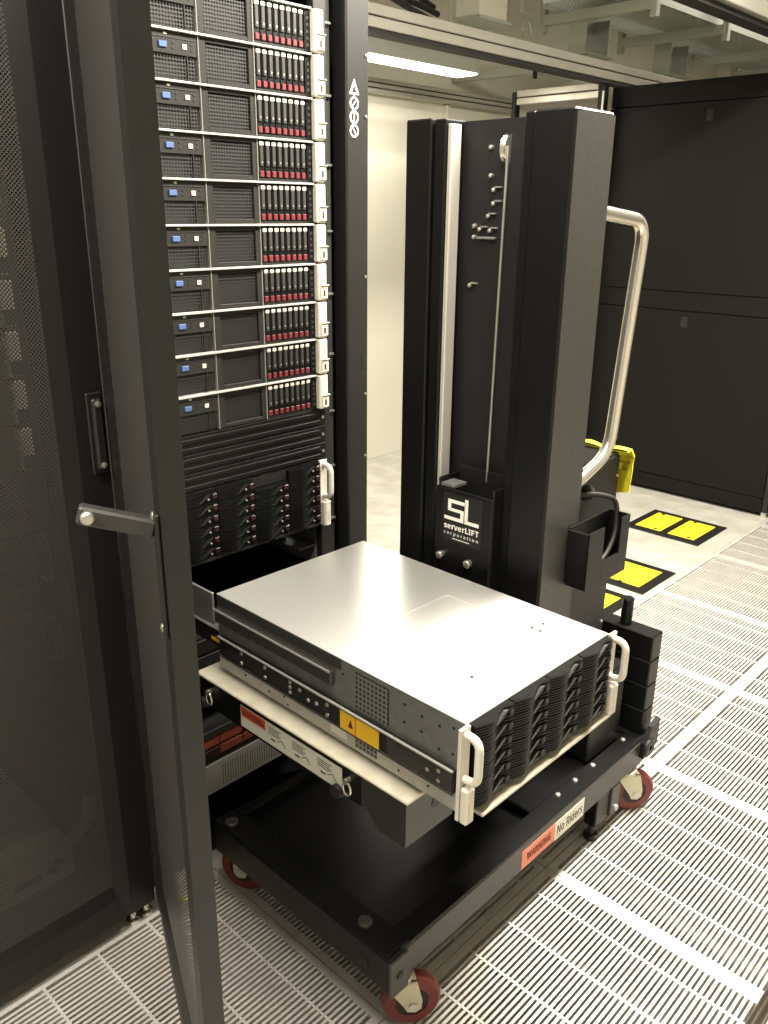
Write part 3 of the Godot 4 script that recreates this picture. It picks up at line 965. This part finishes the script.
# ---------------------------------------------------------------- the lift
func caster(parent: Node, at: Vector3, yaw: float) -> void:
	var c := Node3D.new()
	c.name = "caster"
	parent.add_child(c, true)
	c.position = at
	c.rotation.y = yaw
	var R := 0.0625
	var off := -0.028
	var st := new_st()
	lathe(st, Vector3(off, R, -0.016), Vector3(0, 0, 1), [[0.036, 0.0], [R - 0.006, 0.0], [R, 0.007], [R, 0.025], [R - 0.006, 0.032], [0.036, 0.032]], 28)
	obj("tyre", st, M.wheel_red, c)
	var hb := new_st()
	lathe(hb, Vector3(off, R, -0.015), Vector3(0, 0, 1), [[0.0, 0.0], [0.0365, 0.0], [0.0365, 0.030], [0.0, 0.030]], 20)
	obj("hub", hb, M.rubber, c)
	var yk := new_st()
	for s in [-1.0, 1.0]:
		var z0 := 0.0205 if s > 0 else -0.0245
		prism(yk, [Vector2(off - 0.018, R - 0.012), Vector2(off - 0.006, R - 0.02), Vector2(off + 0.012, R - 0.016), Vector2(off + 0.02, R), Vector2(0.035, 0.128), Vector2(-0.035, 0.128), Vector2(off - 0.02, R + 0.01)], Vector3(0, 0, z0), Vector3.RIGHT, Vector3.UP, Vector3(0, 0, 0.004))
	bx(yk, -0.035, 0.035, 0.122, 0.128, -0.0245, 0.0245)
	obj("yoke", yk, M.caster_zinc, c)
	var ax := new_st()
	lathe(ax, Vector3(off, R, -0.030), Vector3(0, 0, 1), [[0.0, 0.0], [0.009, 0.0], [0.009, 0.060], [0.0, 0.060]], 12)
	obj("axle", ax, M.steel, c)
	var sw := new_st()
	lathe(sw, Vector3(0, 0.128, 0), Vector3.UP, [[0.0, 0.0], [0.032, 0.0], [0.032, 0.010], [0.0, 0.010]], 16)
	obj("swivel", sw, M.caster_zinc, c)

func build_lift() -> void:
	var t := thing("server_lift", "black mobile server lift with mast, platform and red-wheeled base", "lift", Vector3.ZERO)
	var x0 := -0.262
	var x1 := 0.79
	var z0 := 0.135
	var z1 := 0.715
	# base frame
	box_part("front_rail", M.frame_grey, t, x0 + 0.046, x1, 0.145, 0.222, z1 - 0.03, z1, 0.004)  # greyer than the other rails: light on the front put into its colour
	box_part("rear_rail", M.base_black, t, x0 + 0.046, x1, 0.145, 0.222, z0, z0 + 0.03, 0.004)
	box_part("left_rail", M.tower_black, t, x0, x0 + 0.045, 0.138, 0.222, z0, z1, 0.004)
	box_part("right_rail", M.base_black, t, x1 + 0.001, x1 + 0.04, 0.145, 0.222, z0, z1, 0.004)
	box_part("deck_plate", M.base_black, t, x0 + 0.0455, x1, 0.186, 0.196, z0 + 0.031, z1 - 0.031)
	box_part("left_lip", M.base_black, t, x0 + 0.004, x0 + 0.068, 0.2222, 0.2262, z0, z1 - 0.01, 0.001)
	box_part("front_lip", M.base_black, t, x0 + 0.069, x1, 0.2222, 0.2262, z1 - 0.052, z1 - 0.003, 0.001)
	box_part("corner_block", M.frame_grey, t, x0 - 0.003, x0 + 0.052, 0.130, 0.2215, z1 + 0.0005, z1 + 0.008, 0.002)
	box_part("mount_plate", M.base_black, t, 0.30, x1, 0.1965, 0.2215, z1 - 0.17, z1 - 0.0525, 0.003)
	for x in [0.40, 0.481, 0.569, 0.73]:
		var st := new_st()
		lathe(st, Vector3(x, 0.2262, z1 - 0.040), Vector3.UP, [[0.0075, 0.0], [0.006, 0.003], [0.0, 0.0045]], 12)
		obj("bolt", st, M.steel, t)
	for p in [[-0.227, 0.614], [-0.237, 0.175], [-0.19, 0.648], [-0.182, 0.262]]:
		var st := new_st()
		var r := 0.016 if p[0] < -0.2 else 0.008
		var yb := 0.2262 if p[0] < -0.2 else 0.196
		lathe(st, Vector3(p[0], yb, p[1]), Vector3.UP, [[r, 0.0], [r, 0.005], [r - 0.003, 0.008], [0.0, 0.008]], 18)
		obj("pad", st, M.frame_grey, t)
	for p in [[x0, 0.65], [x0, 0.19]]:
		var st := new_st()
		lathe(st, Vector3(p[0], 0.175, p[1]), Vector3(-1, 0, 0), [[0.009, 0.0], [0.009, 0.003], [0.0, 0.004]], 12)
		obj("side_bolt", st, M.rubber, t)
	var cbt := new_st()
	lathe(cbt, Vector3(x0 + 0.025, 0.178, z1 + 0.008), Vector3(0, 0, 1), [[0.009, 0.0], [0.009, 0.003], [0.0, 0.004]], 12)
	obj("corner_bolt", cbt, M.rubber, t)
	# casters
	caster(t, Vector3(-0.205, 0.0, 0.688), PI - 0.62)
	caster(t, Vector3(0.735, 0.0, 0.690), PI - 0.60)
	caster(t, Vector3(-0.185, 0.0, 0.185), -1.2)
	caster(t, Vector3(0.745, 0.0, 0.18), 0.1)
	# stabiliser foot
	var ft := box_part("stabiliser", M.base_black, t, 0.555, 0.615, 0.045, 0.144, 0.672, 0.708, 0.003)
	var fp := new_st()
	lathe(fp, Vector3(0.57, 0.0, 0.69), Vector3.UP, [[0.0, 0.0], [0.02, 0.0], [0.02, 0.012], [0.009, 0.016], [0.009, 0.046]], 14)
	obj("rubber_foot", fp, M.rubber, ft)
	var bd := box_part("foot_bracket", M.frame_grey, t, 0.62, 0.665, 0.05, 0.144, 0.705, 0.715, 0.002)
	var bw := new_st()
	lathe(bw, Vector3(0.645, 0.07, 0.715), Vector3(0, 0, 1), [[0.009, 0.0], [0.009, 0.006], [0.0, 0.008]], 10)
	obj("wing_bolt", bw, M.steel, bd)
	# warning label with lettering on the front rail
	var la := box_part("warning_label", M.salmon, t, 0.190, 0.330, 0.152, 0.203, z1, z1 + 0.0008)
	words("warning_lettering", "WARNING", 0.022, M.red_ink, la, Transform3D(Basis(), Vector3(0.262, 0.1775, z1 + 0.0012)), 0.10, true)
	var lb := box_part("rider_label", M.label_white, t, 0.3305, 0.465, 0.148, 0.203, z1, z1 + 0.0008)
	words("rider_lettering", "No Riders", 0.026, M.ink, lb, Transform3D(Basis(), Vector3(0.398, 0.1755, z1 + 0.0012)), 0.115)
	# pivot bracket at the rear corner
	var pv := new_st()
	prism(pv, [Vector2(0.755, 0.175), Vector2(0.80, 0.175), Vector2(0.832, 0.20), Vector2(0.832, 0.275), Vector2(0.79, 0.262), Vector2(0.755, 0.222)], Vector3(0, 0, 0.7155), Vector3.RIGHT, Vector3.UP, Vector3(0, 0, 0.014))
	var pb := obj("pivot_bracket", pv, M.tower_black, t)
	var pp := new_st()
	lathe(pp, Vector3(0.775, 0.205, 0.7295), Vector3(0, 0, 1), [[0.026, 0.0], [0.026, 0.007], [0.022, 0.009], [0.009, 0.009], [0.008, 0.003], [0.0, 0.003]], 20)
	obj("pivot_disc", pp, M.black, pb)
	# mast: two covers, a recessed channel and inner walls
	var mx := 0.28
	var my := 1.792
	var mb := 0.50
	box_part("mast_cover", M.tower_black, t, mx, 0.42, mb, my, 0.228, 0.300, 0.003)
	box_part("mast_cover", M.tower_black, t, mx + 0.006, 0.42, mb, my - 0.002, 0.303, 0.335, 0.003)
	box_part("mast_cover", M.tower_black, t, mx, 0.42, mb, my, 0.556, 0.648, 0.004)
	box_part("mast_cover", M.tower_black, t, mx + 0.008, 0.42, mb, my - 0.001, 0.530, 0.553, 0.003)
	box_part("channel_back", M.deep_black, t, 0.345, 0.42, mb, my - 0.004, 0.3355, 0.5295)
	box_part("mast_column", M.tower_black, t, 0.35, 0.42, 0.1965, 0.4995, 0.26, 0.54, 0.003)
	box_part("guide_rail", M.rail_bright, t, mx + 0.012, mx + 0.045, 0.505, my - 0.012, 0.3352, 0.3465, 0.002)
	box_part("mast_lit_side", M.frame_grey, t, mx + 0.004, 0.419, mb, my - 0.006, 0.6485, 0.650)  # lighter grey sheet paints the light falling on this side of the mast
	box_part("mast_top_plate", M.deep_black, t, 0.4205, 0.4245, my - 0.03, my + 0.0, 0.34, 0.525)
	var cb := new_st()
	tube(cb, [Vector3(0.332, 1.735, 0.462), Vector3(0.326, 1.02, 0.457)], 0.003, 8)
	obj("lift_cable", cb, M.steel, t)
	var pl := new_st()
	lathe(pl, Vector3(0.352, 1.730, 0.448), Vector3(0, 0, 1), [[0.0, 0.0], [0.030, 0.0], [0.025, 0.006], [0.030, 0.012], [0.0, 0.012]], 24)
	obj("pulley", pl, M.chrome, t)
	for k in [[1.735, 0.413, 0], [1.68, 0.416, 0], [1.652, 0.425, 1], [1.625, 0.426, 1], [1.60, 0.414, 1], [1.573, 0.393, 1], [1.571, 0.420, 1], [1.580, 0.378, 0], [1.557, 0.378, 0], [1.455, 0.372, 1]]:
		var st := new_st()
		lathe(st, Vector3(0.345, k[0], k[1]), Vector3(-1, 0, 0), [[0.0045, 0.0], [0.0045, 0.008], [0.0, 0.010]], 10)
		if k[2] == 1:
			bx(st, 0.338, 0.3445, k[0] + 0.004, k[0] + 0.007, k[1] + 0.002, k[1] + 0.020)
		obj("channel_bolt", st, M.steel, t)
	box_part("channel_bracket", M.side_steel, t, 0.334, 0.3445, 1.553, 1.558, 0.388, 0.436, 0.001)
	# carriage with the maker's plate
	var cr := new_st()
	bx(cr, 0.248, 0.254, 0.60, 1.012, 0.372, 0.532, 0.002)
	bx(cr, 0.254, 0.330, 0.60, 1.030, 0.372, 0.378, 0.002)
	bx(cr, 0.254, 0.330, 0.60, 1.030, 0.526, 0.532, 0.002)
	var car := obj("carriage", cr, M.tower_black, t)
	box_part("carriage_back", M.deep_black, t, 0.324, 0.333, 0.60, 1.045, 0.3785, 0.5255)
	box_part("carriage_liner", M.side_steel, t, 0.256, 0.300, 1.012, 1.018, 0.379, 0.420)
	# badge
	var bd2 := box_part("badge", M.deep_black, t, 0.2468, 0.248, 0.885, 1.002, 0.395, 0.507, 0.0003)
	var face := Transform3D(Basis(Vector3(0, 0, 1), Vector3(0, 1, 0), Vector3(-1, 0, 0)), Vector3(0.2464, 0, 0))
	var lg := new_st()
	var sl := [[0.410, 0.462, 0.980, 0.988], [0.410, 0.419, 0.966, 0.980], [0.410, 0.456, 0.960, 0.967], [0.447, 0.456, 0.946, 0.960], [0.400, 0.456, 0.938, 0.946],
		[0.459, 0.468, 0.944, 0.996], [0.459, 0.500, 0.938, 0.946]]
	for r in sl:
		bx(lg, 0.2458, 0.2467, r[2], r[3], r[0], r[1])
	obj("emblem", lg, M.lettering, bd2)
	words("badge_lettering", "serverLIFT", 0.014, M.lettering, bd2, Transform3D(face.basis, Vector3(0.2462, 0.922, 0.450)), 0.100, true)
	words("badge_lettering", "c o r p o r a t i o n", 0.0075, M.lettering, bd2, Transform3D(face.basis, Vector3(0.2462, 0.905, 0.450)), 0.100)
	box_part("badge_line", M.lettering, bd2, 0.2460, 0.2467, 0.893, 0.8945, 0.425, 0.475)
	for z in [0.388, 0.470]:
		var kb := new_st()
		lathe(kb, Vector3(0.248, 0.845, z + 0.006), Vector3(-1, 0, 0), [[0.010, 0.0], [0.010, 0.010], [0.007, 0.013], [0.0, 0.013]], 14)
		obj("carriage_bolt", kb, M.chrome, t)
	# platform
	var sh := new_st()
	bx(sh, -0.283, 0.247, 0.638, 0.645, 0.140, 0.772, 0.002)
	obj("platform_plate", sh, M.cream, t)
	box_part("platform_tray", M.cream, t, -0.222, 0.205, 0.6452, 0.6535, 0.20, 0.888, 0.002)
	box_part("platform_side_beam", M.tower_black, t, -0.279, -0.245, 0.566, 0.6375, 0.145, 0.66, 0.004)
	box_part("platform_side_beam", M.tower_black, t, 0.19, 0.247, 0.566, 0.6375, 0.145, 0.765, 0.004)
	var be := new_st()
	prism(be, [Vector2(0.662, 0.6375), Vector2(0.768, 0.6375), Vector2(0.768, 0.545), Vector2(0.70, 0.545), Vector2(0.662, 0.585)], Vector3(-0.281, 0, 0), Vector3(0, 0, 1), Vector3.UP, Vector3(0.13, 0, 0))
	var en := obj("platform_end_block", be, M.end_block, t)
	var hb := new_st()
	lathe(hb, Vector3(-0.20, 0.60, 0.768), Vector3(0, 0, 1), [[0.012, 0.0], [0.012, 0.001], [0.0, 0.001]], 14)  # flat dark disc painted in for the shade of a hole
	obj("hole_disc", hb, M.rubber, en)
	box_part("platform_cross_beam", M.tower_black, t, -0.244, 0.189, 0.585, 0.637, 0.30, 0.36, 0.004)
	for z in [0.19, 0.625]:
		var rg := new_st()
		var rr := []
		for i in 13:
			var a := TAU * i / 12.0
			rr.append(Vector3(-0.287, 0.598 + 0.014 * cos(a), z + 0.010 * sin(a)))
		tube(rg, rr, 0.003, 8)
		cyl(rg, Vector3(-0.279, 0.616, z), Vector3(-0.293, 0.616, z), 0.006, 10)
		obj("pull_ring", rg, M.chrome, t)
		var kn := new_st()
		lathe(kn, Vector3(-0.270, 0.575, z - 0.03), Vector3(-1, 0, 0), [[0.0, -0.01], [0.014, -0.01], [0.014, 0.02], [0.0, 0.022]], 14)
		obj("release_knob", kn, M.rubber, t)
	# instruction label on the platform side
	var il := box_part("instruction_label", M.label_white, t, -0.2802, -0.2795, 0.577, 0.628, 0.295, 0.605)
	box_part("label_header", M.orange, il, -0.2806, -0.2803, 0.603, 0.627, 0.297, 0.378)
	var lface := Basis(Vector3(0, 0, 1), Vector3(0, 1, 0), Vector3(-1, 0, 0))
	words("label_lettering", "WARNING", 0.014, M.red_ink, il, Transform3D(lface, Vector3(-0.2808, 0.615, 0.338)), 0.070, true)
	for i in 3:
		var dg := new_st()
		var zc := 0.415 + 0.075 * i
		for k in 4:
			bx(dg, -0.2806, -0.2803, 0.618 - 0.005 * k, 0.6195 - 0.005 * k, zc - 0.028, zc + 0.012 - 0.006 * (k % 2))
		bx(dg, -0.2806, -0.2803, 0.590, 0.594, zc - 0.020, zc - 0.006)
		tube(dg, [Vector3(-0.2803, 0.594, zc), Vector3(-0.2803, 0.602, zc + 0.014), Vector3(-0.2803, 0.590, zc + 0.026)], 0.0008, 5)
		obj("diagram", dg, M.frame_grey, il)
	# electronics box behind the mast
	var bxx := box_part("control_box", M.tower_black, t, 0.4255, 0.662, 0.48, 1.052, 0.26, 0.612, 0.004)
	box_part("box_lid", M.tower_black, bxx, 0.430, 0.658, 1.0525, 1.056, 0.265, 0.608, 0.001)
	for y in [0.60, 0.80, 1.0]:
		var sc := new_st()
		lathe(sc, Vector3(0.652, y, 0.612), Vector3(0, 0, 1), [[0.004, 0.0], [0.004, 0.002], [0.0, 0.003]], 8)
		obj("screw", sc, M.steel, bxx)
	box_part("drive_housing", M.tower_black, t, 0.56, 0.727, 0.2265, 0.47, 0.26, 0.661, 0.004)
	# push handle tube
	var hd := new_st()
	tube(hd, rounded([Vector3(0.405, 1.612, 0.634), Vector3(0.612, 1.592, 0.634), Vector3(0.555, 1.082, 0.634), Vector3(0.405, 1.030, 0.634)], 0.05, 7), 0.0145, 14)
	obj("push_handle", hd, M.chrome, t)
	# pocket on the side
	var pk := new_st()
	bx(pk, 0.375, 0.379, 0.812, 0.942, 0.6525, 0.704)
	bx(pk, 0.551, 0.555, 0.806, 0.948, 0.6525, 0.704)
	bx(pk, 0.379, 0.551, 0.806, 0.811, 0.6525, 0.704)
	bx(pk, 0.379, 0.551, 0.811, 0.946, 0.6525, 0.656)
	bx(pk, 0.375, 0.44, 0.806, 0.945, 0.704, 0.708, 0.001)
	bx(pk, 0.515, 0.555, 0.806, 0.948, 0.704, 0.708, 0.001)
	bx(pk, 0.44, 0.515, 0.806, 0.862, 0.704, 0.708, 0.001)
	obj("side_pocket", pk, M.tower_black, t)
	var cc := new_st()
	tube(cc, rounded([Vector3(0.42, 1.0, 0.622), Vector3(0.49, 0.998, 0.640), Vector3(0.56, 0.975, 0.668), Vector3(0.545, 0.89, 0.680), Vector3(0.50, 0.845, 0.682), Vector3(0.47, 0.84, 0.68)], 0.03, 6), 0.006, 10)
	obj("power_cord", cc, M.rubber, t)
	var gr := new_st()
	lathe(gr, Vector3(0.50, 0.992, 0.612), Vector3(0, 0, 1), [[0.0, 0.0], [0.020, 0.0], [0.020, 0.012], [0.010, 0.026], [0.0, 0.026]], 16)
	obj("cord_grommet", gr, M.rubber, t)
	# counterweights
	for i in 4:
		var cw := box_part("counterweight", M.tower_black, t, 0.782, 0.838, 0.2275 + 0.0770 * i, 0.3037 + 0.0770 * i, 0.47, 0.702, 0.003)
	box_part("counterweight_base", M.base_black, t, 0.76, 0.84, 0.2222, 0.2272, 0.45, 0.70)
	var rod := new_st()
	lathe(rod, Vector3(0.808, 0.535, 0.605), Vector3.UP, [[0.016, 0.0], [0.016, 0.075], [0.014, 0.078], [0.0, 0.078]], 16)
	obj("counterweight_rod", rod, M.base_black, t)

func small_things() -> void:
	# yellow cloth over the back of the control box
	var y := new_st()
	var rng := RandomNumberGenerator.new()
	rng.seed = 4
	var rows := []
	for i in 9:
		var row := []
		for j in 9:
			var u := i / 8.0
			var v := j / 8.0
			var z := lerpf(0.50, 0.635, u)
			var bump := 0.008 * sin(9.0 * u + 2.0 * v) + rng.randf_range(-0.003, 0.003)
			if v < 0.3:
				row.append(Vector3(lerpf(0.648, 0.678, v / 0.3), 1.066 + bump * 0.3, z))
			else:
				row.append(Vector3(0.682 + bump + 0.01, lerpf(1.058, 0.955 - 0.05 * (1.0 - u), (v - 0.3) / 0.7), z))
		rows.append(row)
	for i in 8:
		for j in 8:
			var n1: Vector3 = (rows[i + 1][j] - rows[i][j]).cross(rows[i][j + 1] - rows[i][j]).normalized()
			if n1.x + n1.y < 0: n1 = -n1
			var off := n1 * 0.006
			poly(y, [rows[i][j], rows[i + 1][j], rows[i + 1][j + 1]], n1)
			poly(y, [rows[i][j], rows[i + 1][j + 1], rows[i][j + 1]], n1)
			poly(y, [rows[i][j] - off, rows[i + 1][j] - off, rows[i + 1][j + 1] - off], -n1)
			poly(y, [rows[i][j] - off, rows[i + 1][j + 1] - off, rows[i][j + 1] - off], -n1)
	for j in 8:
		var off := Vector3(-0.004, -0.004, 0)
		poly(y, [rows[8][j], rows[8][j + 1], rows[8][j + 1] + off, rows[8][j] + off], Vector3(0, 0, 1))
	tag(obj("safety_vest", y, M.yellow), "bright yellow cloth draped over the back of the lift's control box", "cloth")
	# bar on the floor at the lower right
	var b := new_st()
	tube(b, [Vector3(-0.2, 0.0145, 1.238), Vector3(1.4, 0.0145, 1.238)], 0.014, 14)
	tag(obj("floor_bar", b, M.dark_bar), "dark round bar lying along the grating, lower right corner", "bar")
	# bits at the foot of the rack
	var cab := thing("cable_coil", "small yellow and white cables on the floor by the rear caster", "cables", Vector3(-0.285, 0.0, 0.06))
	for i in 4:
		var st := new_st()
		var pts := []
		for q in 12:
			var a := q / 11.0 * PI
			pts.append(Vector3(0.05 * cos(a) - 0.01 * i, 0.006 + 0.012 * i, 0.045 * sin(a) + 0.012 * i))
		tube(st, pts, 0.004, 7)
		obj("cable", st, M.yellow if i % 2 else M.white_plastic, cab)

func _ready() -> void:
	# ---- camera
	var cam := Camera3D.new()
	cam.name = "camera"
	cam.position = Vector3(-1.1832, 1.6082, 1.5656)
	cam.rotation = Vector3(-0.3434, -0.8105, 0.0100)
	cam.fov = rad_to_deg(2.0 * atan(512.0 / 841.75))
	cam.near = 0.02
	add_child(cam)
	cam.current = true
	# ---- environment and exposure
	var we := WorldEnvironment.new()
	we.name = "environment"
	var e := Environment.new()
	e.background_mode = Environment.BG_COLOR
	e.background_color = Color(0, 0, 0)
	e.tonemap_mode = Environment.TONE_MAPPER_LINEAR
	e.tonemap_exposure = 1.25
	e.sdfgi_enabled = true
	e.ssao_enabled = true
	e.ssil_enabled = true
	we.environment = e
	add_child(we)
	make_materials()
	M.dark_bar = mat(Color(0.22, 0.19, 0.16), 0.3, 0.3)
	# ---- lamps
	lamp_fixture("long ceiling lamp above the aisle beyond the lift", Vector3(1.3, 2.85, 0.85), 1.5, 0.28, 22.0, "ceiling lamps above the aisle")
	lamp_fixture("long ceiling lamp above the aisle over the lift platform", Vector3(-0.35, 2.85, 0.95), 1.4, 0.28, 6.5, "ceiling lamps above the aisle")
	lamp_fixture("fluorescent lamp hanging behind the racks near the back wall", Vector3(2.2, 2.345, -1.80), 1.6, 0.16, 2.2, "")
	lamp_fixture("long ceiling lamp above the aisle left of the camera", Vector3(-2.2, 2.85, 0.45), 1.5, 0.28, 9.0, "ceiling lamps above the aisle")
	lamp_fixture("added unseen lamp brightening the upper wall and cable tray", Vector3(5.2, 3.18, -0.6), 1.5, 0.20, 1.5, "")  # added out of view to lift the brightness of the upper wall
	# ---- structure
	build_room()
	build_overhead()
	# ---- large things
	neighbour_rack()
	main_rack()
	side_rack()
	build_lift()
	# ---- contents and small things
	place_servers()
	blank_panels()
	storage_units()
	floor_plates()
	small_things()
